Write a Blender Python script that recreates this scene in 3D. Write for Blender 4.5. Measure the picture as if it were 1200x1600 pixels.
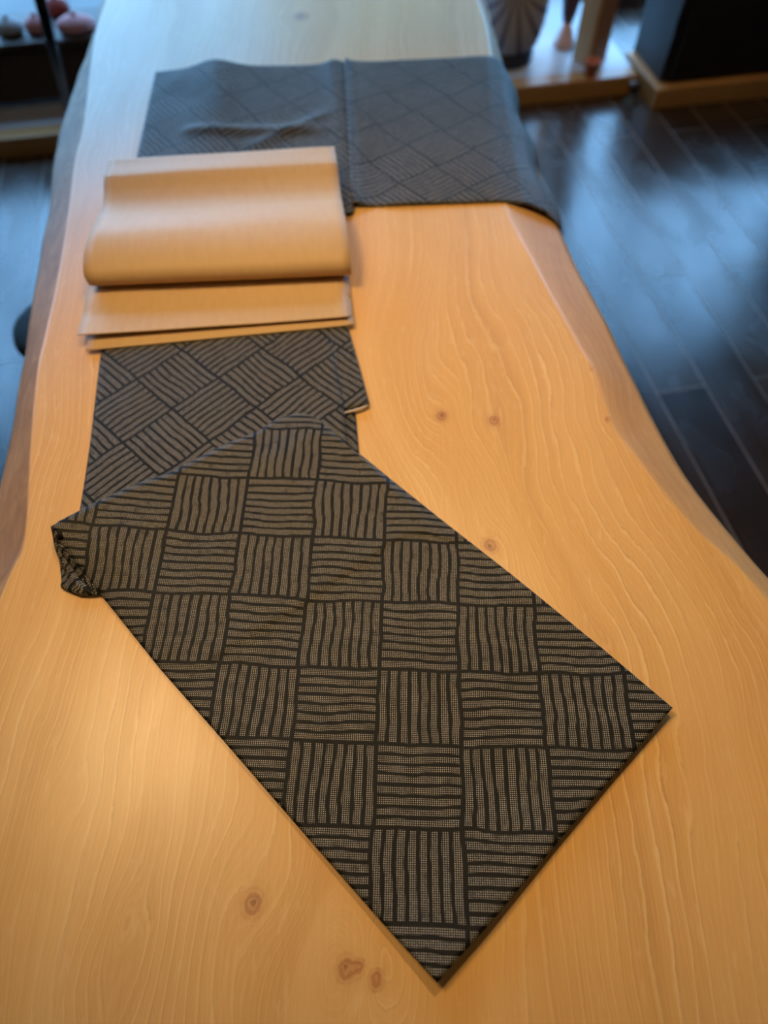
import bpy, math, random
from mathutils import Vector, noise

random.seed(7)
sc = bpy.context.scene
COL = sc.collection
for o in list(bpy.data.objects):
    bpy.data.objects.remove(o, do_unlink=True)

# ------------------------------------------------------------------ camera
TT = 0.72            # table top height above the floor
HC = 0.80            # eye height above the table top
F = 1155.0           # focal length in pixels of a 1600 px tall frame
HOR = 1718.0
TH = math.atan(HOR / F)

cam = bpy.data.cameras.new('camera')
cam.sensor_fit = 'VERTICAL'
cam.sensor_height = 36.0
cam.lens = 36.0 * F / 1600.0
cam.clip_start = 0.02
cam.dof.use_dof = True
cam.dof.focus_distance = 0.80
cam.dof.aperture_fstop = 2.4
co = bpy.data.objects.new('camera', cam)
COL.objects.link(co)
co.location = (0, 0, TT + HC)
co.rotation_euler = (math.pi / 2 - TH, 0, 0)
sc.camera = co

# ------------------------------------------------------------------ world, lights, exposure
vs = sc.view_settings
vs.view_transform = 'Standard'
vs.look = 'None'
vs.gamma = 1
vs.use_curve_mapping = False
vs.exposure = 0.0
sc.cycles.use_denoising = True
sc.cycles.max_bounces = 6
sc.cycles.sample_clamp_indirect = 6.0

w = bpy.data.worlds.new('world')
sc.world = w
w.use_nodes = True
nt = w.node_tree
nt.nodes.clear()
bg = nt.nodes.new('ShaderNodeBackground')
out = nt.nodes.new('ShaderNodeOutputWorld')
bg.inputs[0].default_value = (0.24, 0.55, 1.0, 1)
bg.inputs[1].default_value = 8.0
nt.links.new(bg.outputs[0], out.inputs[0])

def spot(name, loc, target, power, color, size=0.06, angle=95, blend=0.8):
    l = bpy.data.lights.new(name, 'SPOT')
    l.energy = power
    l.color = color
    l.shadow_soft_size = size
    l.spot_size = math.radians(angle)
    l.spot_blend = blend
    o = bpy.data.objects.new(name, l)
    COL.objects.link(o)
    o.location = loc
    o.rotation_euler = (Vector(target) - Vector(loc)).to_track_quat('-Z', 'Y').to_euler()
    return o

WARM = (1.0, 0.70, 0.34)
spot('ceiling_spot', (-0.80, 0.82, 2.62), (0.12, 0.72, TT), 108, WARM, 0.28, 64, 1.0)
spot('ceiling_spot', (0.22, 1.22, 2.62), (0.18, 0.70, TT), 62, WARM, 0.05, 64, 1.0)
spot('ceiling_spot', (-0.55, -0.5, 2.62), (0.1, 0.62, TT), 10, WARM, 0.08, 60, 1.0)
spot('ceiling_spot', (0.75, 1.95, 2.62), (0.85, 3.0, 0.1), 60, WARM, 0.05, 60, 1.0)
spot('ceiling_spot', (-1.35, 1.7, 2.62), (-1.35, 2.75, 0.1), 20, WARM, 0.05, 50, 1.0)
portal = bpy.data.lights.new('window_portal', 'AREA')
portal.shape = 'RECTANGLE'
portal.size, portal.size_y = 6.0, 2.3
portal.cycles.is_portal = True

# ------------------------------------------------------------------ helpers
def at(px, py, z=0.0):
    """point on the horizontal plane z above the table top seen at that image spot"""
    d = (py - 800) + HOR
    k = (HC - z) / (math.cos(TH) * d)
    return Vector((k * (px - 600), k * (F * math.cos(TH) - (py - 800) * math.sin(TH)), TT + z))

def tag(o, label=None, cat=None, group=None, kind=None):
    if label: o['label'] = label
    if cat: o['category'] = cat
    if group: o['group'] = group
    if kind: o['kind'] = kind
    return o

def empty(name, loc=(0, 0, 0), rz=0.0):
    o = bpy.data.objects.new(name, None)
    COL.objects.link(o)
    o.location = loc
    o.rotation_euler = (0, 0, rz)
    o.empty_display_size = 0.05
    return o

class MB:
    def __init__(s):
        s.v, s.f, s.uv = [], [], {}
    def add(s, verts, faces, uvs=None):
        b = len(s.v)
        s.v += [tuple(p) for p in verts]
        s.f += [tuple(i + b for i in f) for f in faces]
        if uvs:
            for i, t in enumerate(uvs):
                s.uv[b + i] = t
        return b
    def box(s, x0, x1, y0, y1, z0, z1):
        v = [(x0,y0,z0),(x1,y0,z0),(x1,y1,z0),(x0,y1,z0),(x0,y0,z1),(x1,y0,z1),(x1,y1,z1),(x0,y1,z1)]
        s.add(v, [(3,2,1,0),(4,5,6,7),(0,1,5,4),(1,2,6,5),(2,3,7,6),(3,0,4,7)])
    def tube(s, pts, rad, n=12, cap=True, flat=1.0):
        pts = [Vector(p) for p in pts]
        if not hasattr(rad, '__len__'): rad = [rad] * len(pts)
        base = len(s.v)
        for i, p in enumerate(pts):
            t = (pts[min(i+1, len(pts)-1)] - pts[max(i-1, 0)]).normalized()
            a = Vector((0,0,1)) if abs(t.z) < 0.9 else Vector((1,0,0))
            u = t.cross(a).normalized(); v = t.cross(u).normalized()
            for k in range(n):
                an = 2*math.pi*k/n
                s.v.append(tuple(p + rad[i]*(math.cos(an)*u + flat*math.sin(an)*v)))
        for i in range(len(pts)-1):
            for k in range(n):
                a = base+i*n+k; b = base+i*n+(k+1)%n
                s.f.append((a, b, b+n, a+n))
        if cap:
            s.f.append(tuple(base+k for k in range(n))[::-1])
            s.f.append(tuple(base+(len(pts)-1)*n+k for k in range(n)))
    def lathe(s, prof, n=48, c=(0,0,0), sx=1.0, sy=1.0):
        base = len(s.v)
        for r, z in prof:
            for k in range(n):
                an = 2*math.pi*k/n
                s.v.append((c[0]+sx*r*math.cos(an), c[1]+sy*r*math.sin(an), c[2]+z))
        for i in range(len(prof)-1):
            for k in range(n):
                a = base+i*n+k; b = base+i*n+(k+1)%n
                s.f.append((a, b, b+n, a+n))
        s.f.append(tuple(base+k for k in range(n))[::-1])
        s.f.append(tuple(base+(len(prof)-1)*n+k for k in range(n)))
    def build(s, name, m, parent=None, smooth=False, bevel=0.0, seg=3):
        me = bpy.data.meshes.new(name)
        me.from_pydata(s.v, [], s.f)
        if s.uv:
            lay = me.uv_layers.new(name='UVMap')
            for l in me.loops:
                lay.data[l.index].uv = s.uv.get(l.vertex_index, (0, 0))
        me.materials.append(m)
        if smooth:
            me.polygons.foreach_set('use_smooth', [True]*len(me.polygons))
        me.update()
        o = bpy.data.objects.new(name, me)
        COL.objects.link(o)
        if parent: o.parent = parent
        if bevel:
            b = o.modifiers.new('bevel', 'BEVEL')
            b.width = bevel; b.segments = seg; b.limit_method = 'ANGLE'
        return o

def grid(mb, nu, nv, fn):
    vs_, uvs, fs = [], [], []
    for j in range(nv+1):
        for i in range(nu+1):
            p, t = fn(i/nu, j/nv)
            vs_.append(p); uvs.append(t)
    for j in range(nv):
        for i in range(nu):
            a = j*(nu+1)+i
            fs.append((a, a+1, a+nu+2, a+nu+1))
    mb.add(vs_, fs, uvs)

def poly_at(pts, t):
    """point at fraction t of the length of a polyline"""
    L = [(pts[i+1]-pts[i]).length for i in range(len(pts)-1)]
    s = t*sum(L)
    for i, l in enumerate(L):
        if s <= l or i == len(L)-1:
            return pts[i].lerp(pts[i+1], min(1.0, s/max(l, 1e-9)))
        s -= l

def smooth_line(pts, n=4):
    """Catmull-Rom refinement"""
    res = []
    for i in range(len(pts)-1):
        p0 = pts[max(i-1, 0)]; p1 = pts[i]; p2 = pts[i+1]; p3 = pts[min(i+2, len(pts)-1)]
        for k in range(n):
            t = k/n
            res.append(0.5*((2*p1)+(p2-p0)*t+(2*p0-5*p1+4*p2-p3)*t*t+(3*p1-p0-3*p2+p3)*t**3))
    res.append(pts[-1])
    return res

def coons(B, T, L, R):
    """B, T left to right; L, R bottom to top"""
    c00, c10, c01, c11 = B[0], B[-1], T[0], T[-1]
    def f(s, t):
        return ((1-t)*poly_at(B, s)+t*poly_at(T, s)+(1-s)*poly_at(L, t)+s*poly_at(R, t)
                - ((1-s)*(1-t)*c00+s*(1-t)*c10+(1-s)*t*c01+s*t*c11))
    return f

# ------------------------------------------------------------------ materials
class NT:
    def __init__(s, name):
        s.m = bpy.data.materials.new(name)
        s.m.use_nodes = True
        s.t = s.m.node_tree
        s.b = s.t.nodes['Principled BSDF']
    def n(s, kind, **kw):
        x = s.t.nodes.new(kind)
        for k, v in kw.items():
            if k.startswith('i_'):
                key = k[2:]
                x.inputs[int(key) if key.isdigit() else key.replace('_', ' ')].default_value = v
            else:
                setattr(x, k, v)
        return x
    def set(s, sock, v):
        if isinstance(v, bpy.types.NodeSocket): s.t.links.new(v, sock)
        else: sock.default_value = v
    def m_(s, op, a, b=None, c=None):
        x = s.t.nodes.new('ShaderNodeMath'); x.operation = op
        s.set(x.inputs[0], a)
        if b is not None: s.set(x.inputs[1], b)
        if c is not None: s.set(x.inputs[2], c)
        return x.outputs[0]
    def ramp(s, v, stops, interp='LINEAR'):
        r = s.t.nodes.new('ShaderNodeValToRGB')
        r.color_ramp.interpolation = interp
        el = r.color_ramp.elements
        while len(el) < len(stops): el.new(0.5)
        for e, (p, c) in zip(el, stops):
            e.position = p
            e.color = (c, c, c, 1) if not hasattr(c, '__len__') else (*c, 1)
        s.set(r.inputs[0], v)
        return r.outputs[0]
    def mix(s, f, a, b, mode='MIX'):
        x = s.t.nodes.new('ShaderNodeMix'); x.data_type = 'RGBA'; x.blend_type = mode
        s.set(x.inputs[0], f)
        s.set(x.inputs[6], (*a, 1) if isinstance(a, tuple) else a)
        s.set(x.inputs[7], (*b, 1) if isinstance(b, tuple) else b)
        return x.outputs[2]
    def noise(s, vec, scale, detail=3, rough=0.5, dist=0.0, dim='3D'):
        x = s.n('ShaderNodeTexNoise', noise_dimensions=dim)
        x.inputs['Scale'].default_value = scale
        x.inputs['Detail'].default_value = detail
        x.inputs['Roughness'].default_value = rough
        x.inputs['Distortion'].default_value = dist
        if vec is not None: s.t.links.new(vec, x.inputs['Vector'])
        return x.outputs[0]
    def mapping(s, vec, scale=(1,1,1), loc=(0,0,0), rot=(0,0,0)):
        x = s.n('ShaderNodeMapping')
        x.inputs['Scale'].default_value = scale
        x.inputs['Location'].default_value = loc
        x.inputs['Rotation'].default_value = rot
        s.t.links.new(vec, x.inputs['Vector'])
        return x.outputs[0]
    def obj(s):
        return s.n('ShaderNodeTexCoord').outputs['Object']
    def color(s, v): s.set(s.b.inputs['Base Color'], (*v, 1) if isinstance(v, tuple) else v)
    def rough(s, v): s.set(s.b.inputs['Roughness'], v)
    def bump(s, h, strength=0.2, dist=0.001):
        x = s.n('ShaderNodeBump')
        x.inputs['Strength'].default_value = strength
        x.inputs['Distance'].default_value = dist
        s.t.links.new(h, x.inputs['Height'])
        s.t.links.new(x.outputs[0], s.b.inputs['Normal'])

def plain(name, c, rough=0.6, var=0.15, scale=12, metal=0.0):
    m = NT(name)
    n = m.noise(m.obj(), scale, 4)
    c2 = tuple(max(0, x*(1-var)) for x in c); c3 = tuple(min(1, x*(1+var)) for x in c)
    m.color(m.mix(n, c2, c3)); m.rough(rough)
    m.b.inputs['Metallic'].default_value = metal
    return m.m

def wood_plain(name, c, rough=0.45, axis='x'):
    m = NT(name)
    sc_ = (2, 30, 30) if axis == 'x' else ((30, 2, 30) if axis == 'y' else (30, 30, 2))
    v = m.mapping(m.obj(), scale=sc_)
    n = m.noise(v, 2.0, 5, 0.6, 0.6)
    m.color(m.mix(n, tuple(x*0.6 for x in c), tuple(min(1, x*1.3) for x in c)))
    m.rough(rough)
    m.bump(n, 0.15, 0.001)
    return m.m

def table_wood():
    m = NT('oiled_maple_slab')
    g = m.n('ShaderNodeAttribute', attribute_name='grain').outputs['Fac']
    k = m.n('ShaderNodeAttribute', attribute_name='knot').outputs['Fac']
    kr = m.n('ShaderNodeAttribute', attribute_name='knot_ring').outputs['Fac']
    obj = m.obj()
    jit = m.noise(m.mapping(obj, scale=(14, 2.2, 14)), 1.6, 5, 0.6, 0.5)
    gg = m.m_('MULTIPLY_ADD', m.m_('SUBTRACT', jit, 0.5), 0.022, g)
    # broad tone bands along the grain
    band = m.n('ShaderNodeTexNoise', noise_dimensions='1D')
    band.inputs['Scale'].default_value = 13.0
    band.inputs['Detail'].default_value = 4.0
    m.t.links.new(gg, band.inputs['W'])
    base = m.ramp(band.outputs[0], [(0.25, (0.64, 0.31, 0.070)), (0.5, (0.75, 0.395, 0.108)), (0.75, (0.83, 0.475, 0.160))])
    cloud = m.noise(m.mapping(obj, scale=(1.2, 0.8, 1)), 2.6, 4, 0.55, 0.8)
    base = m.mix(m.ramp(cloud, [(0.35, 0.30), (0.65, 0.0)]), base, (0.56, 0.29, 0.10))
    # sharp growth lines: spacing varies across the slab
    sp = m.n('ShaderNodeTexNoise', noise_dimensions='1D')
    sp.inputs['Scale'].default_value = 6.0
    sp.inputs['Detail'].default_value = 1.0
    m.t.links.new(g, sp.inputs['W'])
    ph = m.m_('ADD', m.m_('MULTIPLY', gg, 74.0), m.m_('MULTIPLY', sp.outputs[0], 9.0))
    fr = m.m_('FRACT', ph)
    line_l = m.ramp(fr, [(0.0, 0.0), (0.74, 0.0), (0.90, 1.0), (0.955, 0.15), (1.0, 0.0)])
    line_d = m.ramp(fr, [(0.0, 0.45), (0.16, 0.12), (0.60, 0.0), (0.94, 0.0), (0.97, 1.0), (1.0, 0.45)])
    brk = m.ramp(m.noise(m.mapping(obj, scale=(9, 1.7, 1), loc=(3, 1, 0)), 1.5, 3), [(0.36, 0.12), (0.62, 1.0)])
    base = m.mix(m.m_('MULTIPLY', m.m_('MULTIPLY', line_l, brk), 0.50), base, (0.93, 0.65, 0.29))
    base = m.mix(m.m_('MULTIPLY', m.m_('MULTIPLY', line_d, brk), 0.50), base, (0.42, 0.19, 0.065))
    # finer secondary lines
    fr2 = m.m_('FRACT', m.m_('MULTIPLY', gg, 213.0))
    l2 = m.ramp(fr2, [(0.0, 0.0), (0.55, 0.0), (0.9, 1.0), (1.0, 0.0)])
    base = m.mix(m.m_('MULTIPLY', l2, 0.13), base, (0.88, 0.60, 0.30))
    # fibres
    fib = m.noise(m.mapping(obj, scale=(420, 14, 60)), 1.0, 4, 0.65)
    base = m.mix(0.09, base, m.ramp(fib, [(0.3, (0.40, 0.22, 0.09)), (0.7, (0.95, 0.62, 0.30))]), 'MIX')
    fleck = m.noise(m.mapping(obj, scale=(60, 16, 20)), 2.2, 3, 0.5)
    base = m.mix(m.ramp(fleck, [(0.60, 0.0), (0.75, 0.22)]), base, (0.90, 0.62, 0.32))
    # knots
    ring = m.m_('SINE', m.m_('MULTIPLY', kr, 26.0))
    kc = m.mix(m.ramp(ring, [(0.2, 0.0), (0.8, 1.0)]), (0.40, 0.15, 0.045), (0.56, 0.26, 0.09))
    base = m.mix(m.m_('MULTIPLY', m.ramp(k, [(0.02, 0.0), (0.55, 0.85), (1.0, 1.0)]), 0.9), base, kc)
    core = m.n('ShaderNodeAttribute', attribute_name='knot_core').outputs['Fac']
    base = m.mix(core, base, (0.10, 0.03, 0.01))
    # old surface of the live edge
    eg = m.n('ShaderNodeAttribute', attribute_name='edge').outputs['Fac']
    en = m.noise(m.mapping(obj, scale=(8, 5, 20)), 2.5, 5, 0.6, 1.0)
    ecol = m.ramp(en, [(0.3, (0.22, 0.11, 0.045)), (0.55, (0.36, 0.19, 0.08)), (0.75, (0.46, 0.26, 0.12))])
    base = m.mix(m.m_('MULTIPLY', eg, 0.92), base, ecol)
    m.color(base)
    rr = m.ramp(jit, [(0.3, 0.31), (0.7, 0.38)])
    m.rough(m.mix(m.m_('MINIMUM', m.m_('MULTIPLY', eg, 4.0), 1.0), rr, (0.62, 0.62, 0.62)))
    m.b.inputs['IOR'].default_value = 1.5
    m.bump(m.m_('ADD', m.m_('MULTIPLY', line_l, 0.6), m.m_('MULTIPLY', fib, 0.3)), 0.06, 0.0006)
    return m.m

def basket_cloth():
    m = NT('black_cream_basketweave_cloth')
    uv = m.n('ShaderNodeUVMap').outputs[0]
    wob = m.n('ShaderNodeTexNoise'); wob.inputs['Scale'].default_value = 1.7; wob.inputs['Detail'].default_value = 0.0
    m.t.links.new(uv, wob.inputs['Vector'])
    wob2 = m.n('ShaderNodeTexNoise'); wob2.inputs['Scale'].default_value = 6.0; wob2.inputs['Detail'].default_value = 0.0
    m.t.links.new(uv, wob2.inputs['Vector'])
    sx = m.n('ShaderNodeSeparateXYZ'); m.t.links.new(uv, sx.inputs[0])
    s1 = m.n('ShaderNodeSeparateColor'); m.t.links.new(wob.outputs['Color'], s1.inputs[0])
    s2 = m.n('ShaderNodeSeparateColor'); m.t.links.new(wob2.outputs['Color'], s2.inputs[0])
    def warp(a, n1, n2):
        a = m.m_('MULTIPLY_ADD', m.m_('SUBTRACT', n1, 0.5), 0.085, a)
        return m.m_('MULTIPLY_ADD', m.m_('SUBTRACT', n2, 0.5), 0.018, a)
    x = warp(sx.outputs[0], s1.outputs[0], s2.outputs[0])
    y = warp(sx.outputs[1], s1.outputs[1], s2.outputs[1])
    fx = m.m_('FRACT', x); fy = m.m_('FRACT', y)
    par = m.m_('FLOORED_MODULO', m.m_('ADD', m.m_('FLOOR', x), m.m_('FLOOR', y)), 2.0)
    par = m.m_('GREATER_THAN', par, 0.5)
    ipar = m.m_('SUBTRACT', 1.0, par)
    t = m.m_('ADD', m.m_('MULTIPLY', fx, par), m.m_('MULTIPLY', fy, ipar))   # across the bars
    l = m.m_('ADD', m.m_('MULTIPLY', fy, par), m.m_('MULTIPLY', fx, ipar))   # along the bars
    bt = m.m_('ABSOLUTE', m.m_('SUBTRACT', m.m_('FRACT', m.m_('MULTIPLY', t, 8.0)), 0.5))
    bar = m.ramp(bt, [(0.310, 1.0), (0.345, 0.0)])
    ends = m.ramp(m.m_('ABSOLUTE', m.m_('SUBTRACT', l, 0.5)), [(0.468, 1.0), (0.476, 0.0)])
    mask = m.m_('MULTIPLY', bar, ends)
    q = 42.0
    dx = m.m_('SUBTRACT', m.m_('FRACT', m.m_('MULTIPLY', sx.outputs[0], q)), 0.5)
    dy = m.m_('SUBTRACT', m.m_('FRACT', m.m_('MULTIPLY', sx.outputs[1], q)), 0.5)
    a = m.m_('MULTIPLY', m.m_('SUBTRACT', dx, dy), 0.707)
    b = m.m_('MULTIPLY', m.m_('ADD', dx, dy), 0.707)
    d = m.m_('ADD', m.m_('MULTIPLY', m.m_('POWER', m.m_('ABSOLUTE', a), 2.0), 4.2),
             m.m_('MULTIPLY', m.m_('POWER', m.m_('ABSOLUTE', b), 2.0), 13.0))
    dot = m.ramp(d, [(0.36, 1.0), (0.78, 0.0)])
    # small woven rosettes break the dots up
    vo = m.n('ShaderNodeTexVoronoi'); vo.inputs['Scale'].default_value = 5.2
    m.t.links.new(uv, vo.inputs['Vector'])
    ros = m.ramp(vo.outputs['Distance'], [(0.0, 0.8), (0.10, 0.55), (0.20, 0.8), (0.32, 1.0)])
    dim = m.ramp(m.noise(uv, 30.0, 2), [(0.3, 0.55), (0.6, 1.0)])
    lum = m.m_('MULTIPLY', m.m_('MULTIPLY', dot, mask), m.m_('MULTIPLY', ros, dim))
    faint = m.m_('MULTIPLY', dot, 0.02)
    lum = m.m_('MAXIMUM', lum, faint)
    under = m.mix(mask, (0.004, 0.0035, 0.0035), (0.010, 0.009, 0.008))
    m.color(m.mix(lum, under, (0.50, 0.43, 0.325)))
    m.rough(0.52)
    m.b.inputs['Specular IOR Level'].default_value = 0.13
    m.b.inputs['Sheen Weight'].default_value = 0.0
    m.b.inputs['Sheen Roughness'].default_value = 0.4
    m.bump(lum, 0.10, 0.0005)
    return m.m

def kraft():
    m = NT('brown_kraft_paper')
    o = m.obj()
    n = m.noise(m.mapping(o, scale=(60, 14, 30)), 2.0, 5, 0.6)
    n2 = m.noise(o, 5.0, 3)
    c = m.mix(n, (0.50, 0.30, 0.135), (0.61, 0.40, 0.20))
    m.color(m.mix(m.m_('MULTIPLY', n2, 0.3), c, (0.66, 0.44, 0.22)))
    m.rough(0.5)
    m.b.inputs['Specular IOR Level'].default_value = 0.28
    m.bump(n2, 0.25, 0.004)
    return m.m

def floor_mat():
    m = NT('dark_oak_planks')
    o = m.obj()
    br = m.n('ShaderNodeTexBrick')
    br.offset = 0.37
    br.inputs['Color1'].default_value = (0.014, 0.009, 0.007, 1)
    br.inputs['Color2'].default_value = (0.060, 0.038, 0.028, 1)
    br.inputs['Mortar'].default_value = (0.16, 0.12, 0.10, 1)
    br.inputs['Scale'].default_value = 1.0
    br.inputs['Mortar Size'].default_value = 0.0030
    br.inputs['Mortar Smooth'].default_value = 0.2
    br.inputs['Brick Width'].default_value = 1.25
    br.inputs['Row Height'].default_value = 0.145
    m.t.links.new(m.mapping(o, rot=(0, 0, math.radians(90))), br.inputs['Vector'])
    n = m.noise(m.mapping(o, scale=(40, 2.2, 1)), 1.4, 6, 0.65, 0.6)
    c = m.mix(m.ramp(n, [(0.3, 0.0), (0.7, 0.45)]), br.outputs['Color'], (0.055, 0.035, 0.025))
    m.color(c)
    bl = m.noise(m.mapping(o, scale=(4, 1.6, 1)), 2.0, 3, 0.5, 0.4)
    tone = m.n('ShaderNodeSeparateColor'); m.t.links.new(br.outputs['Color'], tone.inputs[0])
    m.rough(m.m_('ADD', m.ramp(bl, [(0.3, 0.14), (0.75, 0.30)]), m.m_('MULTIPLY', tone.outputs[0], 0.8)))
    m.b.inputs['IOR'].default_value = 1.6
    h = m.m_('SUBTRACT', m.m_('MULTIPLY', n, 0.25), br.outputs['Fac'])
    m.bump(h, 0.35, 0.002)
    return m.m

def starburst():
    m = NT('grey_starburst_paper')
    o = m.obj()
    sx = m.n('ShaderNodeSeparateXYZ'); m.t.links.new(o, sx.inputs[0])
    a = m.m_('ARCTAN2', m.m_('SUBTRACT', sx.outputs[2], 0.30), m.m_('MULTIPLY', sx.outputs[0], 1.0))
    r = m.m_('SQRT', m.m_('ADD', m.m_('POWER', m.m_('ABSOLUTE', sx.outputs[0]), 2.0),
                           m.m_('POWER', m.m_('ABSOLUTE', m.m_('SUBTRACT', sx.outputs[2], 0.30)), 2.0)))
    st = m.ramp(m.m_('ABSOLUTE', m.m_('SUBTRACT', m.m_('FRACT', m.m_('MULTIPLY', a, 18/6.28318)), 0.5)),
                [(0.0, 0.0), (0.30, 0.0), (0.42, 1.0)])
    cen = m.ramp(r, [(0.02, 1.0), (0.045, 0.0)])
    f = m.m_('MAXIMUM', st, cen)
    m.color(m.mix(f, (0.42, 0.37, 0.38), (0.12, 0.11, 0.16)))
    m.rough(0.8)
    return m.m

M = dict(
    slab=table_wood(), cloth=basket_cloth(), kraft=kraft(), floor=floor_mat(), star=starburst(),
    trim=wood_plain('honey_wood_trim', (0.42, 0.21, 0.07), 0.35),
    lightwood=wood_plain('pale_wood', (0.62, 0.46, 0.27), 0.45, 'z'),
    post=wood_plain('brown_post_wood', (0.30, 0.14, 0.06), 0.5, 'z'),
    deck=plain('grey_platform_top', (0.42, 0.42, 0.44), 0.35, 0.1),
    black=plain('black_board', (0.006, 0.006, 0.008), 0.5),
    blackmetal=plain('black_metal', (0.010, 0.010, 0.012), 0.35),
    cushion=plain('black_upholstery', (0.008, 0.008, 0.009), 0.85),
    pale=plain('pale_selvedge', (0.60, 0.47, 0.36), 0.7),
    wall=plain('dark_plaster', (0.16, 0.13, 0.11), 0.85),
    ceil=plain('dark_ceiling', (0.10, 0.08, 0.07), 0.9),
    chest=wood_plain('dark_walnut', (0.035, 0.020, 0.012), 0.5),
    pink=plain('pink_cloth', (0.55, 0.26, 0.27), 0.8),
    red=plain('red_cloth', (0.28, 0.04, 0.03), 0.8),
    greycl=plain('grey_cloth', (0.30, 0.30, 0.32), 0.8),
    maroon=plain('maroon_lacquer', (0.07, 0.02, 0.025), 0.5),
    peach=plain('peach_ceramic', (0.65, 0.40, 0.33), 0.5),
    orange=plain('orange_terracotta', (0.45, 0.13, 0.05), 0.6),
    navy=plain('navy_base', (0.015, 0.018, 0.045), 0.5),
    leaf=plain('green_leaf', (0.12, 0.20, 0.06), 0.6),
    metal=plain('teal_grey_metal', (0.10, 0.14, 0.15), 0.4, metal=0.6),
    frame=plain('dark_window_frame', (0.03, 0.03, 0.035), 0.4),
    pave=plain('grey_paving', (0.13, 0.14, 0.14), 0.9, 0.2, 3),
    blocker=plain('warm_blocker', (0.95, 0.42, 0.25), 0.9, 0.05, 2),  # warm tint for the unseen block that hides blue sky from reflections
)
gm = NT('clear_glass')
gm.b.inputs['Transmission Weight'].default_value = 1.0
gm.rough(0.0); gm.b.inputs['IOR'].default_value = 1.01
gm.color((0.97, 1.0, 1.0))
M['glass'] = gm.m

# ------------------------------------------------------------------ the room (turned 10 degrees to the table)
RA = math.radians(11)
EU = Vector((math.cos(RA), math.sin(RA), 0)); EV = Vector((-math.sin(RA), math.cos(RA), 0))
def room_box(name, u0, u1, v0, v1, z0, z1, m, parent=None, kind='structure', bevel=0.0):
    mb = MB(); mb.box(u0, u1, v0, v1, z0, z1)
    o = mb.build(name, m, parent, bevel=bevel)
    if parent is None:
        o.rotation_euler = (0, 0, RA)
        if kind: o['kind'] = kind
    return o

U0, U1, V0, V1, ZC = -3.2, 3.4, -2.6, 3.55, 2.75
room_box('floor', U0, U1, V0, V1, -0.08, 0.0, M['floor'])
room_box('ceiling', U0, U1, V0, V1, ZC, ZC+0.1, M['ceil'])
room_box('wall_left', U0-0.1, U0, V0, V1, -0.08, ZC+0.1, M['wall'])
room_box('wall_right', U1, U1+0.1, V0, V1, -0.08, ZC+0.1, M['wall'])
room_box('wall_back', U0-0.1, U1+0.1, V0-0.1, V0, -0.08, ZC+0.1, M['wall'])
# far wall: header above a long low window
room_box('wall_front', U0-0.1, U1+0.1, V1, V1+0.12, 2.42, ZC+0.1, M['wall'])
room_box('wall_front_left', U0-0.1, -2.7, V1, V1+0.12, -0.08, 2.42, M['wall'])
room_box('wall_front_right', 3.3, U1+0.1, V1, V1+0.12, -0.08, 2.42, M['wall'])
room_box('trim_1', -2.7, 3.3, V1, V1+0.12, -0.08, 0.09, M['frame'])
wn = empty('window_1', (0, 0, 0), RA); wn['kind'] = 'structure'
fr = MB()
fr.box(-2.7, 3.3, V1+0.03, V1+0.09, 2.37, 2.42)
fr.box(-2.7, 3.3, V1+0.03, V1+0.09, 0.09, 0.115)
for u in (-2.7, -1.45, -0.2, 1.05, 2.25, 3.255):
    fr.box(u, u+0.045, V1+0.03, V1+0.09, 0.115, 2.37)
fr.build('window_frame', M['frame'], wn)
gl = MB()
for a_, b_ in ((-2.655, -1.45), (-1.405, -0.2), (-0.155, 1.05), (1.095, 2.25), (2.295, 3.255)):
    gl.box(a_, b_, V1+0.055, V1+0.061, 0.115, 2.37)
gl.build('window_pane', M['glass'], wn)
# raised display stage along the window, wooden kerb in front
room_box('trim_2', -2.9, 1.56, 2.785, 2.86, 0.0, 0.074, M['trim'], bevel=0.006)
room_box('floor_stage', -2.9, 1.56, 2.86, V1, 0.0, 0.07, M['deck'])
# outside
po = bpy.data.objects.new('window_portal', portal); COL.objects.link(po)
po.location = EU*(0.3)+EV*(V1+0.13)+Vector((0, 0, 1.28))
po.rotation_euler = (math.radians(-90), 0, RA)
room_box('ground_outside', -14, 14, V1+0.12, 22, -0.20, -0.10, M['pave'])
room_box('sky_blocker', 0.6, 5.5, 13.5, 17, -0.20, 11.0, M['blocker'])  # unseen block added outside, sized to cut blue sky from tabletop reflections

# ------------------------------------------------------------------ table
RIDGE_R = [(748, 0), (762, 45), (772, 120), (778, 230), (789, 320), (837, 416), (901, 533), (928, 576), (955, 661), (987, 704), (1040, 773), (1093, 832), (1147, 880), (1200, 940), (1262, 1020), (1330, 1180), (1380, 1400), (1400, 1650)]
SIL_R = [(758, 0), (772, 50), (790, 120), (830, 240), (868, 345), (892, 400), (960, 533), (1013, 640), (1072, 747), (1147, 843), (1205, 910), (1280, 990), (1350, 1150), (1400, 1400), (1420, 1650)]
RIDGE_L = [(166, 0), (148, 60), (132, 190), (118, 250), (108, 330), (92, 430), (72, 520), (60, 575), (50, 680), (41, 837), (19, 893), (-30, 1010), (-90, 1200), (-140, 1420), (-160, 1650)]
SIL_L = [(158, 0), (140, 75), (122, 120), (100, 185), (88, 240), (76, 330), (60, 420), (45, 520), (30, 600), (15, 690), (-2, 770), (-30, 900), (-80, 1060), (-130, 1230), (-170, 1430), (-190, 1650)]
ZS = -0.040
def edge_table(pxs, z):
    pts = [at(x, y, z) for x, y in pxs]
    pts = smooth_line(pts, 4)
    pts.sort(key=lambda p: p.y)
    return pts
ER, ES, LR, LS = edge_table(RIDGE_R, 0), edge_table(SIL_R, ZS), edge_table(RIDGE_L, 0), edge_table(SIL_L, ZS)
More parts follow.
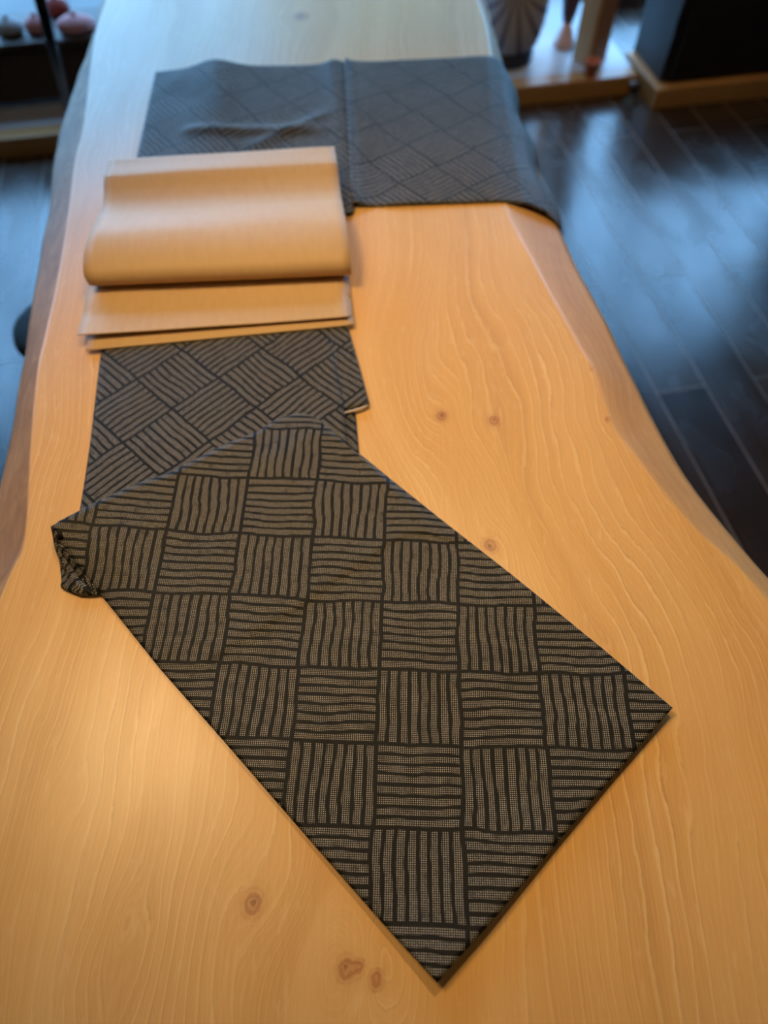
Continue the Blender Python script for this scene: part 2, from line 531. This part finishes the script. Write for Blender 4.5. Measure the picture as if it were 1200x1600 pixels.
def lookup(tb, y):
    if y <= tb[0].y: return tb[0].x
    if y >= tb[-1].y: return tb[-1].x
    for i in range(len(tb)-1):
        if tb[i+1].y >= y:
            t = (y-tb[i].y)/max(1e-9, tb[i+1].y-tb[i].y)
            return tb[i].x*(1-t)+tb[i+1].x*t

# knots: (image spot, core radius, influence radius)
KN = [((690, 650), 0.008, 0.050), ((772, 657), 0.008, 0.045), ((766, 852), 0.0085, 0.030),
      ((395, 1412), 0.009, 0.050), ((541, 1514), 0.008, 0.055), ((559, 1512), 0.0055, 0.03),
      ((588, 1531), 0.006, 0.045), ((470, 25), 0.02, 0.07), ((950, 656), 0.0026, 0.006), ((925, 575), 0.0026, 0.006),
      ((180, 1525), 1e-4, 0.03), ((105, 1245), 1e-4, 0.022), ((215, 1442), 1e-4, 0.022)]
KW = [(at(x, y, 0), r, s) for (x, y), r, s in KN]

def grain_at(x, y):
    a, b = lookup(LR, y), lookup(ER, y)
    c = (a+b)/2; h = (b-a)/2
    g = 0.55*(x-c)*0.42/h + 0.45*(x+0.05)
    g += 0.030*noise.noise(Vector((x*1.5, y*1.7, 3.1))) + 0.020*noise.noise(Vector((x*5, y*4.5, 9.0))) + 0.0045*noise.noise(Vector((x*14, y*13, 4.0)))
    # flame figure right of the folded cloth and in the near left field
    f1 = math.exp(-((x-0.03)/0.13)**2-((y-0.80)/0.20)**2)
    g += 0.10*f1*(0.5+0.7*noise.noise(Vector((x*4, y*3, 1.0))))
    f2 = math.exp(-((x+0.10)/0.16)**2-((y+0.02)/0.13)**2)
    g += 0.045*f2
    f3 = math.exp(-((x-0.26)/0.10)**2-((y-0.55)/0.20)**2)
    g += 0.03*f3
    kn = kr = kc = 0.0
    for p, r, s in KW:
        r = r*0.62
        dx, dy = x-p.x, (y-p.y)
        d2 = dx*dx+(dy*0.72)**2
        if d2 < (4*s)**2:
            e = math.exp(-d2/(s*s))
            g -= dx*e*1.05
            d = math.sqrt(dx*dx+dy*dy*0.8)
            kn = max(kn, math.exp(-(d/(r*1.25))**2.2) + 0.26*math.exp(-(d/(r*2.6))**2))
            if d < r*4: kr = max(kr, 1-d/(r*4))
            kc = max(kc, math.exp(-(d/(r*0.42))**2) if r > 0.003 else 0.8*math.exp(-(d/r)**4))
    return g, min(1, kn), kr, kc

def build_table():
    root = empty('slab_table', (0, 0.9, 0))
    tag(root, 'long honey-coloured live-edge wooden slab table under the dark cloths', 'table')
    YA, YB, NY, NX = -0.42, 2.75, 420, 190
    V, Fc, G, K, KR, KC, E = [], [], [], [], [], [], []
    side = [(0.06, -0.002), (0.35, -0.013), (0.66, -0.026), (0.88, -0.035), (1.0, ZS), (0.99, -0.052), (0.90, -0.064), (0.70, -0.072), (0.40, -0.075)]
    row = None
    for j in range(NY+1):
        y = YA+(YB-YA)*j/NY
        xl, xr, sl, sr = lookup(LR, y), lookup(ER, y), lookup(LS, y), lookup(ES, y)
        sl = min(sl, xl-0.006); sr = max(sr, xr+0.006)
        wob = 0.004*noise.noise(Vector((0.3, y*9, 2)))
        pts = []
        for f, z in reversed(side):
            ww = wob*min(1, max(0, f))
            pts.append((xl+(sl-xl)*f+ww, z, 1.0 if z < -0.001 else 0.9))
        for i in range(NX+1):
            t = i/NX
            pts.append((xl+(xr-xl)*t, 0.0, 0.0))
        for f, z in side:
            ww = -wob*min(1, max(0, f))
            pts.append((xr+(sr-xr)*f+ww, z, 0.35 if z < -0.002 else 0.2))
        row = len(pts)
        for x, z, e in pts:
            V.append((x, y-0.9, TT+z))
            g, kn, kr, kc = grain_at(x + (0.5*z if e else 0), y)
            G.append(g); K.append(kn); KR.append(kr); KC.append(kc); E.append(e)
    for j in range(NY):
        for i in range(row):
            a = j*row+i; b = j*row+(i+1) % row
            Fc.append((a, b, b+row, a+row))
    Fc.append(tuple(range(row))[::-1]); Fc.append(tuple(NY*row+i for i in range(row)))
    me = bpy.data.meshes.new('tabletop')
    me.from_pydata(V, [], Fc)
    for nm, dat in (('grain', G), ('knot', K), ('knot_ring', KR), ('knot_core', KC), ('edge', E)):
        at_ = me.attributes.new(nm, 'FLOAT', 'POINT'); at_.data.foreach_set('value', dat)
    me.polygons.foreach_set('use_smooth', [True]*len(me.polygons))
    me.materials.append(M['slab'])
    me.update()
    o = bpy.data.objects.new('tabletop', me); COL.objects.link(o); o.parent = root
    for yy in (-0.75, 1.25):
        mb = MB(); mb.box(-0.30, 0.22, yy-0.035, yy+0.035, 0.0, TT-0.078)
        mb.build('leg', M['trim'], root, bevel=0.01)
    return root
build_table()

# ------------------------------------------------------------------ cloths
CELL = 0.0904
def uvmap(rot_deg, ox, oy, cell=CELL, cv=None):
    cv = cv or cell
    r = math.radians(rot_deg)
    def f(p):
        x, y = p.x-ox, p.y-oy
        return ((x*math.cos(r)+y*math.sin(r))/cell, (-x*math.sin(r)+y*math.cos(r))/cv)
    return f

def bumpz(x, y, amp, sc_, seed=0.0):
    return amp*noise.noise(Vector((x*sc_, y*sc_, seed)))

def add_solid(o, th, off=-1):
    s = o.modifiers.new('thickness', 'SOLIDIFY'); s.thickness = th; s.offset = off
    return o

# --- near cloth: folded panel pointing at the viewer, its lower layer running back under the paper
near = empty('folded_kimono_cloth', at(560, 1100, 0))
tag(near, 'black cloth with cream basketweave blocks, laid to a sharp point at the table front', 'cloth')
NB = Vector(near.location)
o0 = at(583, 1293, 0.004)
UVF = uvmap(-1.9, o0.x, o0.y, 0.0912, 0.0848)

def P(px, py, z): return at(px, py, z)
B = [P(683, 1535, .0175), P(770, 1438, .0145), P(870, 1318, .0110), P(960, 1211, .0105), P(1051, 1106, .0130)]
Lp = [P(683, 1535, .0175), P(600, 1445, .0105), P(480, 1308, .0070), P(350, 1158, .0065), P(250, 1045, .0045), P(190, 970, .005), P(157, 929, .0055), P(132, 897, .010), P(110, 870, .015), P(92, 843, .021), P(81, 822, .027)]
Rp = [P(1051, 1106, .0130), P(940, 1012, .0050), P(800, 898, .0045), P(690, 812, .0055), P(610, 748, .0075), P(566, 712, .0095)]
Tp = smooth_line([P(81, 822, .027), P(120, 802, .028), P(170, 777, .026), P(220, 755, .024), P(260, 742, .022), P(290, 727, .022), P(320, 712, .021),
      P(360, 692, .020), P(405, 674, .019), P(427, 659, .018), P(450, 650, .0175), P(475, 647, .017), P(500, 657, .016), P(540, 693, .012), P(566, 712, .0095)], 3)
patch = coons(B, Tp, Lp, Rp)
def front_sheet(s, t):
    p = patch(s, t)
    inner = min(1, 8*s)*min(1, 8*(1-s))*min(1, 10*t)*min(1, 12*(1-t))
    far = max(0.0, (t-0.55)/0.45)
    p = p.copy()
    base = 0.0
    base -= 0.0030*inner*(1-far)*(1 if t < 0.6 else 0)*min(1, t*3)*0.6
    base += inner*(bumpz(p.x, p.y, 0.0010, 14, 1.0) + 0.006*far*(0.5+noise.noise(Vector((p.x*9, p.y*6, 4)))) + 0.004*far)
    p.z += base
    return p - NB, UVF(p)
mb = MB()
grid(mb, 90, 130, front_sheet)
# the far fold: rolls over its ridge and back underneath
def ridge_roll(s, t):
    p = poly_at(Tp, s).copy()
    q = patch(s, 0.97)
    d = (p-q); d.z = 0; d.normalize()
    zt = p.z - TT
    r = max(0.002, (zt-0.0085)/2) if 0.02 < s < 0.9 else 0.002
    r = min(r, 0.0065)
    an = math.pi*t
    u = UVF(p); l = 0.0
    c = p - Vector((0, 0, r))
    pos = c + d*(r*0.8*math.sin(an)) + Vector((0, 0, r*math.cos(an)))
    if t > 0.85: pos -= d*0.02*(t-0.85)/0.15
    uu = UVF(p + d*(r*an))
    return pos - NB, uu
grid(mb, 90, 12, ridge_roll)
# tucked side under the left tip
rows = [
    [P(81, 822, .027), P(92, 843, .021), P(110, 870, .015), P(132, 897, .010), P(157, 929, .0055)],
    [P(82, 828, .022), P(96, 862, .012), P(116, 890, .008), P(130, 910, .006), P(155, 928, .0045)],
    [P(82, 826, .022), P(90, 860, .013), P(105, 888, .009), P(122, 915, .009), P(150, 930, .004)],
    [P(83, 826, .020), P(88, 858, .009), P(102, 892, .004), P(112, 921, .006), P(142, 930, .004)],
    [P(84, 828, .018), P(92, 862, .004), P(98, 905, .003), P(98, 918, .003), P(128, 931, .0025)],
    [P(86, 828, .016), P(100, 860, .002), P(112, 900, .002), P(116, 916, .0015), P(135, 926, .0015)],
]
rows = [smooth_line(r, 4) for r in rows]
def tuck(s, t):
    f = t*(len(rows)-1); i = min(len(rows)-2, int(f)); k = f-i
    k = k*k*(3-2*k)
    p = poly_at(rows[i], s).lerp(poly_at(rows[i+1], s), k)
    u = UVF(p)
    return p - NB, (u[0]-0.6*t*s, u[1]+0.35*t)
grid(mb, 30, 24, tuck)
fp = mb.build('folded_flap', M['cloth'], near, smooth=True)
add_solid(fp, 0.0016)
# lower layer (several plies, flat on the table)
om = P(192, 692, 0.006)
UVM = uvmap(-43.5, om.x, om.y, 0.0848)
def sheet(mb, B_, T_, L_, R_, uvf, nu=50, nv=50, amp=0.0008, scl=12, seed=2.0, org=NB, zmin=None):
    pt = coons(B_, T_, L_, R_)
    def f(s, t):
        p = pt(s, t).copy()
        inner = min(1, 6*s)*min(1, 6*(1-s))
        p.z += inner*bumpz(p.x, p.y, amp, scl, seed)
        return p - org, uvf(p)
    grid(mb, nu, nv, f)
mb = MB()
Z = .0068
Bm = [P(123, 806, Z), P(220, 790, Z), P(340, 760, Z), P(460, 735, Z), P(547, 716, Z)]
Tm = [P(170, 470, Z), P(340, 465, Z), P(503, 450, Z)]
Lm = [P(123, 806, Z), P(133, 745, Z), P(141, 690, Z), P(149, 620, Z), P(156, 562, Z), P(170, 470, Z)]
Rm = [P(547, 716, Z), P(540, 670, Z), P(538, 641, Z), P(527, 580, Z), P(515, 518, Z), P(503, 450, Z)]
sheet(mb, Bm, Tm, Lm, Rm, UVM)
Z2 = .0066
sheet(mb, [P(539, 641, Z2), P(557, 636, Z2), P(577, 631, Z2+.001)], [P(500, 450, Z2), P(526, 448, Z2)],
      [P(539, 641, Z2), P(515, 518, Z2), P(500, 450, Z2)], [P(577, 631, Z2+.001), P(562, 575, Z2), P(545, 515, Z2), P(526, 448, Z2)], UVM, 12, 40)
ml = mb.build('lower_layer', M['cloth'], near, smooth=True)
add_solid(ml, 0.0016)
mb = MB()
Z3 = .0030
sheet(mb, [P(180, 860, Z3), P(380, 800, Z3), P(565, 740, Z3)], [P(180, 600, Z3), P(400, 590, Z3), P(538, 560, Z3)],
      [P(180, 860, Z3), P(180, 600, Z3)], [P(565, 740, Z3), P(561, 706, Z3), P(556, 650, Z3), P(546, 600, Z3), P(538, 560, Z3)],
      uvmap(-43.5, om.x+0.02, om.y+0.01), 40, 40)
bl = mb.build('bottom_layer', M['cloth'], near, smooth=True)
add_solid(bl, 0.0022)
mb = MB()
pts = [P(538, 645, .0055), P(548, 643, .0055), P(560, 640, .0055), P(570, 636, .0058), P(576, 633, .0062)]
mb.tube([p-NB for p in pts], [0.0012, 0.0020, 0.0022, 0.0018, 0.0008], 10)
sv = mb.build('selvedge', M['pale'], near, smooth=True)
sv['label'] = 'pale cut edge of the cloth'

# --- far cloth: laid across the table and hanging over the right live edge
farc = empty('draped_cloth', at(540, 220, 0))
tag(farc, 'dark blue-grey patterned cloth spread across the far table and hanging over its right edge', 'cloth')
FB = Vector(farc.location)
of = P(300, 180, 0)
UVB = uvmap(38, of.x, of.y)
mb = MB()
Zf = .0045
Bf = smooth_line([P(192, 335, Zf), P(300, 338, Zf), P(430, 336, Zf), P(520, 334, Zf), P(548, 334, .006), P(554, 327, .005)], 3)
Tf = smooth_line([P(243, 112, Zf), P(290, 106, .010), P(335, 92, .016), P(385, 101, .010), P(440, 102, Zf), P(495, 100, .006), P(522, 92, .012), P(541, 99, .005)], 4)
Lf = [P(192, 335, Zf), P(200, 290, Zf), P(213, 248, Zf), P(228, 180, Zf), P(243, 112, Zf)]
Rf = [P(554, 327, .005), P(552, 290, .005), P(549, 220, .005), P(544, 150, .005), P(541, 99, .005)]
pf = coons(Bf, Tf, Lf, Rf)
def seg_d(p, a, b):
    ab = b-a; ab.z = 0; ap = p-a; ap.z = 0
    t = max(0, min(1, ap.dot(ab)/ab.dot(ab)))
    return (ap-ab*t).length, t
WR = [(P(300, 212, 0), P(545, 205, 0), .0065, .014), (P(400, 232, 0), P(545, 168, 0), .005, .016),
      (P(235, 150, 0), P(330, 100, 0), .004, .02), (P(330, 100, 0), P(360, 200, 0), .004, .03)]
def wrinkle(p):
    z = 0
    for a, b, h, w_ in WR:
        d, t = seg_d(p, a, b)
        z += h*math.exp(-(d/w_)**2)*math.sin(math.pi*min(1, max(0, t*0.8+0.2)))
    return z
def far_left(s, t):
    p = pf(s, t).copy()
    inner = min(1, 6*s)*min(1, 6*(1-s))*min(1, 5*(1-t))
    vis = 1.0 if p.y > 1.36 else max(0.0, (p.y-1.30)/0.06)
    p.z += inner*vis*(wrinkle(p)+abs(bumpz(p.x, p.y, .004, 7, 5)))
    return p-FB, UVB(p)
grid(mb, 80, 60, far_left)
# right half: follows the table surface, then the bevelled edge, then hangs
def table_surface(x, y, lift):
    xr, sr = lookup(ER, y), lookup(ES, y)
    return xr, max(sr, xr+0.006)
yb0, yb1 = P(550, 326, 0), P(800, 312, 0)
yt0, yt1 = P(538, 101, 0), P(725, 88, 0)
def far_right(s, t):
    # arc length across, starting at the centre ridge
    lo = yb0.lerp(yb1, s*1.0); hi = yt0.lerp(yt1, s*1.0)
    y = (yb0.y+(yb1.y-yb0.y)*s)*(1-t)+(yt0.y+(yt1.y-yt0.y)*s)*t
    x0 = yb0.x*(1-t)+yt0.x*t
    wide = 0.455*(1-t)+0.405*t
    a = s*wide
    xr, sr = lookup(ER, y), lookup(ES, y)
    sr = max(sr, xr+0.006)
    lift = .0050 + bumpz(a, y, .0016, 8, 7)
    bl_ = 0.030
    A = Vector((x0, y, 0)); flat = xr-x0
    path = [Vector((x0, 0)), Vector((xr-0.012, 0)), Vector((xr+0.35*(sr-xr), -0.006)), Vector((xr+0.75*(sr-xr), -0.021)),
            Vector((sr+0.004, -0.042)), Vector((sr+0.010, -0.075)), Vector((sr+0.008+0.012*math.sin(y*17), -0.35))]
    rem = a; pos = None; nrm = Vector((0, 1))
    for i in range(len(path)-1):
        L_ = (path[i+1]-path[i]).length
        if rem <= L_ or i == len(path)-2:
            pos = path[i].lerp(path[i+1], rem/L_)
            dd = (path[i+1]-path[i]).normalized(); nrm = Vector((-dd.y, dd.x))
            break
        rem -= L_
    pos = pos + nrm*lift
    hang = max(0.0, min(1.0, -pos.y/0.06))
    pos.x += 0.010*hang*math.sin(y*30+1)
    z = pos.y
    # centre ridge where the two halves meet
    z += 0.0035*math.exp(-((a-0.006)/0.006)**2)+0.005*math.exp(-(a/0.03)**2)+0.0035*math.exp(-((a-0.045)/0.02)**2)*math.sin(y*9)
    fall = -0.9*max(0, s-0.70)**2*(1-t)
    p = Vector((pos.x, y+fall, TT+z))
    u = UVB(Vector((x0+a, y, 0)))
    return p-FB, u
grid(mb, 90, 60, far_right)
fc = mb.build('cloth_sheet', M['cloth'], farc, smooth=True)
add_solid(fc, 0.0016)

# ------------------------------------------------------------------ kraft paper bundle
KA = math.radians(6.5)
KO = Vector((-0.463, 0.847, TT))
kb = empty('kraft_paper_bundle', KO, KA)
tag(kb, 'thick fold of brown kraft paper lying across the dark cloths', 'paper')
KWD = 0.412
def extrude_profile(name, prof, w0, w1, th, skew=None, closed=False, nseg=26, lab=None, zc=None):
    pr = [Vector((a, b, 0)) for a, b in prof]
    pr = smooth_line(pr, 6)
    mb = MB()
    N = len(pr)-1
    def f(s, t):
        q = pr[min(N, round(t*N))]
        x = w0+(w1-w0)*s
        sk = skew(s, q.x, q.y) if skew else (0, 0, 0)
        return Vector((x+sk[0], q.x+sk[1], q.y+sk[2])), (s, t)
    grid(mb, nseg, N, f)
    o = mb.build(name, M['kraft'], kb, smooth=True)
    add_solid(o, th, 0)
    return o
roll = [(.395, .0150), (.30, .0145), (.20, .0145), (.140, .0150), (.112, .0185), (.098, .028), (.099, .041), (.112, .051), (.14, .0585),
        (.175, .0615), (.205, .059), (.245, .050), (.275, .0405), (.305, .0365), (.335, .0405), (.362, .0485), (.375, .0500), (.405, .0465), (.432, .044)]
def rsk(s, y, z):
    # the rolled part lies a touch askew on the sheets below it
    k = min(1, max(0, (z-0.016)/0.03))
    f = math.exp(-((y-0.11)/0.07)**2)
    wob = 0.0016*noise.noise(Vector((s*3.0, y*14, 1.5)))
    return (0.014*f*(1 if s < 0.5 else 0)*(1-2*s)*0 - 0.008*k*f*(1-s), -0.016*(s-0.5)*f - 0.004*s, wob*k)
extrude_profile('rolled_fold', roll, 0.012, KWD+0.011, 0.0022, rsk)
inner = [(.40, .0175), (.30, .0170), (.20, .0170), (.145, .0175), (.122, .021), (.108, .030), (.110, .040), (.120, .047), (.145, .054), (.175, .0565), (.20, .055), (.245, .046), (.285, .038), (.32, .0345), (.36, .036), (.42, .036)]
extrude_profile('inner_ply', inner, 0.018, KWD+0.005, 0.0018, rsk)
def ssk(s, y, z):
    c = max(0, 1-y/0.06)
    return (0, 0.0, 0.008*c*max(0, 0.6-s) + 0.0010*noise.noise(Vector((s*3, y*10, 4))))
top_sheet = [(0.0, .0155), (.022, .0145), (.046, .0125), (.060, .0125), (.09, .0135), (.14, .0125), (.22, .012), (.30, .012)]
low_sheet = [(-.022, .0085), (.02, .0088), (.08, .0092), (.2, .0092), (.31, .0092)]
extrude_profile('paper_sheet', top_sheet, -0.002, KWD+0.001, 0.0012, ssk)
extrude_profile('paper_sheet', [(a+0.006, b-0.0016) for a, b in top_sheet], 0.0, KWD+0.003, 0.0010, lambda s, y, z: (0, 0, 0.5*ssk(s, y, z)[2]))
extrude_profile('paper_sheet', low_sheet, 0.010, KWD+0.006, 0.0016, lambda s, y, z: (0, 0.010*s if y < 0.05 else 0, 0))

# ------------------------------------------------------------------ round black stool left of the table
def stool():
    c = at(98, 498, -0.40)
    r = empty('round_stool', (c.x, c.y, 0), 0.3)
    r.scale = (1.2, 1.2, 1.05)
    tag(r, 'small low stool with black round seat and pale wooden legs, left of the table', 'stool')
    mb = MB()
    mb.lathe([(0.05, .255), (.088, .257), (.100, .264), (.104, .276), (.101, .290), (.088, .299), (.05, .303), (.0005, .304)], 56)
    mb.build('seat', M['cushion'], r, smooth=True)
    mb = MB(); mb.lathe([(.08, .236), (.096, .238), (.099, .246), (.097, .255), (.08, .2555)], 48)
    mb.build('seat_ring', M['lightwood'], r, smooth=True)
    for k in range(4):
        a = math.radians(10+90*k)
        mb = MB(); mb.tube([(.075*math.cos(a), .075*math.sin(a), .238), (.115*math.cos(a), .115*math.sin(a), .12), (.155*math.cos(a), .155*math.sin(a), 0)], [.013, .015, .011], 12)
        mb.build('leg', M['lightwood'], r, smooth=True)
    mb = MB()
    for k in range(4):
        a = math.radians(10+90*k); b = a+math.radians(90)
        mb.tube([(.120*math.cos(a), .120*math.sin(a), .10), (.120*math.cos(b), .120*math.sin(b), .10)], .007, 8)
    mb.build('stretcher', M['lightwood'], r, smooth=True)
stool()

# ------------------------------------------------------------------ things by the window
def ruv(u, v, z=0): return EU*u+EV*v+Vector((0, 0, z))

# black cabinet on the right, on a wooden plinth
cb = empty('black_cabinet', ruv(1.58, 2.66), RA)
tag(cb, 'black cabinet on a honey wood plinth, right of the window stage', 'cabinet')
mb = MB(); mb.box(0, 1.6, 0, 0.32, 0, 0.075); mb.build('plinth', M['trim'], cb, bevel=0.005)
mb = MB(); mb.box(0.03, 1.57, 0.05, 0.32, 0.075, 0.42); mb.build('body', M['black'], cb, bevel=0.004)
for k in range(2):
    mb = MB(); mb.box(0.06+0.75*k, 0.79+0.75*k, 0.030, 0.050, 0.10, 0.40); d_ = mb.build('door', M['black'], cb, bevel=0.003)
    mb = MB(); mb.tube([(0.70+0.17*k, 0.022, 0.37), (0.70+0.17*k, 0.022, 0.39)], 0.008, 10); mb.build('handle', M['metal'], d_)

# small door stop on the floor at the cabinet corner
c = at(987, 152, -TT+0.02)
ds = empty('floor_stop', (c.x, c.y, 0))
tag(ds, 'small dark grey metal floor stop at the corner of the wooden plinth', 'door stop')
mb = MB(); mb.lathe([(.030, 0), (.030, .006), (.012, .012), (.011, .045)], 24); mb.build('base', M['metal'], ds, smooth=True)
mb = MB(); mb.lathe([(.012, .045), (.022, .05), (.024, .065), (.018, .075), (.001, .077)], 24); mb.build('bumper', M['blackmetal'], ds, smooth=True)

SZ = 0.07
# grey barrel with starburst
c = at(790, 108, SZ-TT)
br = empty('starburst_drum', (c.x, c.y+0.10, SZ), 0.0)
tag(br, 'grey barrel-shaped drum with a dark starburst pattern, standing on the window stage', 'drum')
mb = MB(); mb.lathe([(.10, .05), (.125, .07), (.142, .14), (.15, .25), (.15, .36), (.142, .46), (.12, .53), (.10, .545), (.001, .55)], 64)
mb.build('body', M['star'], br, smooth=True)
mb = MB(); mb.lathe([(.112, 0), (.115, .005), (.115, .045), (.10, .05)], 48); mb.build('base', M['navy'], br, smooth=True)

# wooden post
c = at(922, 100, SZ-TT)
wp = empty('square_post', (c.x, c.y+0.04, SZ), RA+0.5)
tag(wp, 'square brown wooden post with its lit side coloured pale, standing on the window stage', 'post')
mb = MB(); mb.box(-.048, .048, -.048, .048, 0, 1.9); mb.build('shaft', M['post'], wp, bevel=0.004)
mb = MB(); mb.box(-.056, -.0485, -.040, .040, 0.002, 1.9); o = mb.build('lit_side_strip', M['lightwood'], wp, bevel=0.001)  # pale strip added for the light falling on the post's left side
o['label'] = 'added pale strip standing for light on the left face'
# terracotta dish by its foot
c = at(918, 108, SZ-TT)
td = empty('terracotta_pot', (c.x, c.y-0.06, SZ))
tag(td, 'tiny orange terracotta pot at the foot of the brown post', 'pot')
mb = MB(); mb.lathe([(.018, 0), (.026, .03), (.030, .05), (.033, .052), (.033, .060), (.028, .060), (.024, .045), (.001, .04)], 28); mb.build('bowl', M['orange'], td, smooth=True)
# slender maroon vase with peach foot
c = at(880, 72, SZ-TT)
vz = empty('slender_vase', (c.x, c.y, SZ))
tag(vz, 'slender maroon vase with a peach foot, left of the brown post', 'vase')
mb = MB(); mb.lathe([(.040, 0), (.045, .01), (.038, .03), (.022, .07), (.020, .09)], 32); mb.build('foot', M['peach'], vz, smooth=True)
mb = MB(); mb.lathe([(.020, .09), (.028, .12), (.040, .2), (.045, .3), (.040, .42), (.026, .5), (.030, .53), (.024, .53), (.001, .50)], 32); mb.build('body', M['maroon'], vz, smooth=True)

# left: dark chest on the stage with cloths, easel pole, plant
ch = empty('dark_chest', ruv(-0.92, 3.0, SZ), RA)
tag(ch, 'low dark walnut chest on the window stage at the far left', 'chest')
mb = MB(); mb.box(-.42, .62, 0, .22, 0.02, .20); mb.build('body', M['chest'], ch, bevel=0.006)
mb = MB(); mb.box(-.44, .64, -.015, .235, .20, .222); mb.build('lid', M['chest'], ch, bevel=0.006)
for sx_ in (-.38, .58):
    for sy_ in (.03, .19):
        mb = MB(); mb.box(sx_-.02, sx_+.02, sy_-.02, sy_+.02, 0, .02); mb.build('foot', M['chest'], ch)

def pouch(name, px, py, ztop, r, m, label, cat, sx_=1.4):
    c = at(px, py, ztop-TT)
    o = empty(name, (c.x, c.y, ztop), RA)
    tag(o, label, cat)
    mb = MB(); mb.lathe([(r*.7, 0), (r*.95, .006), (r, .02), (r*.9, .035), (r*.55, .046), (r*.15, .052), (.001, .052)], 32, sx=sx_)
    for i, v in enumerate(mb.v):
        mb.v[i] = (v[0]+.006*noise.noise(Vector(v)*30), v[1], v[2] if v[2] < .001 else v[2]+.004*noise.noise(Vector(v)*22))
    mb.build('body', m, o, smooth=True)
    mb = MB(); mb.lathe([(.008, .050), (.010, .056), (.006, .062), (.001, .064)], 16); mb.build('knot', m, o, smooth=True)
TZ = SZ+0.223
pouch('cloth_pouch', 62, 50, TZ, .034, M['pink'], 'dusty pink cloth pouch on the dark chest, left of the black pole', 'pouch')
pouch('cloth_pouch', 122, 48, TZ, .048, M['pink'], 'larger pink cloth pouch on the dark chest nearest the table', 'pouch')
pouch('cloth_pouch', 92, 22, TZ, .034, M['red'], 'dark red cloth pouch behind the pink ones on the chest', 'pouch')
pouch('cloth_pouch', 18, 54, TZ, .036, M['greycl'], 'grey cloth pouch on the left end of the dark chest', 'pouch')

pe = empty('leaning_pole', ruv(-0.60, 2.84, SZ), RA)
tag(pe, 'black metal pole slanting up in front of the dark chest', 'pole')
a0, a1 = at(112, 186, SZ-TT), at(52, -40, 0.72-TT)
mb = MB(); mb.tube([a0-pe.location*1.0, a1-pe.location*1.0], 0.016, 14)
o = mb.build('shaft', M['blackmetal'], pe, smooth=True); o.rotation_euler = (0, 0, -RA)
mb = MB(); mb.tube([a0-pe.location+Vector((0, 0, .0)), a0-pe.location+(a1-a0).normalized()*0.03], 0.021, 14)
o = mb.build('ferrule', M['metal'], pe, smooth=True); o.rotation_euler = (0, 0, -RA)
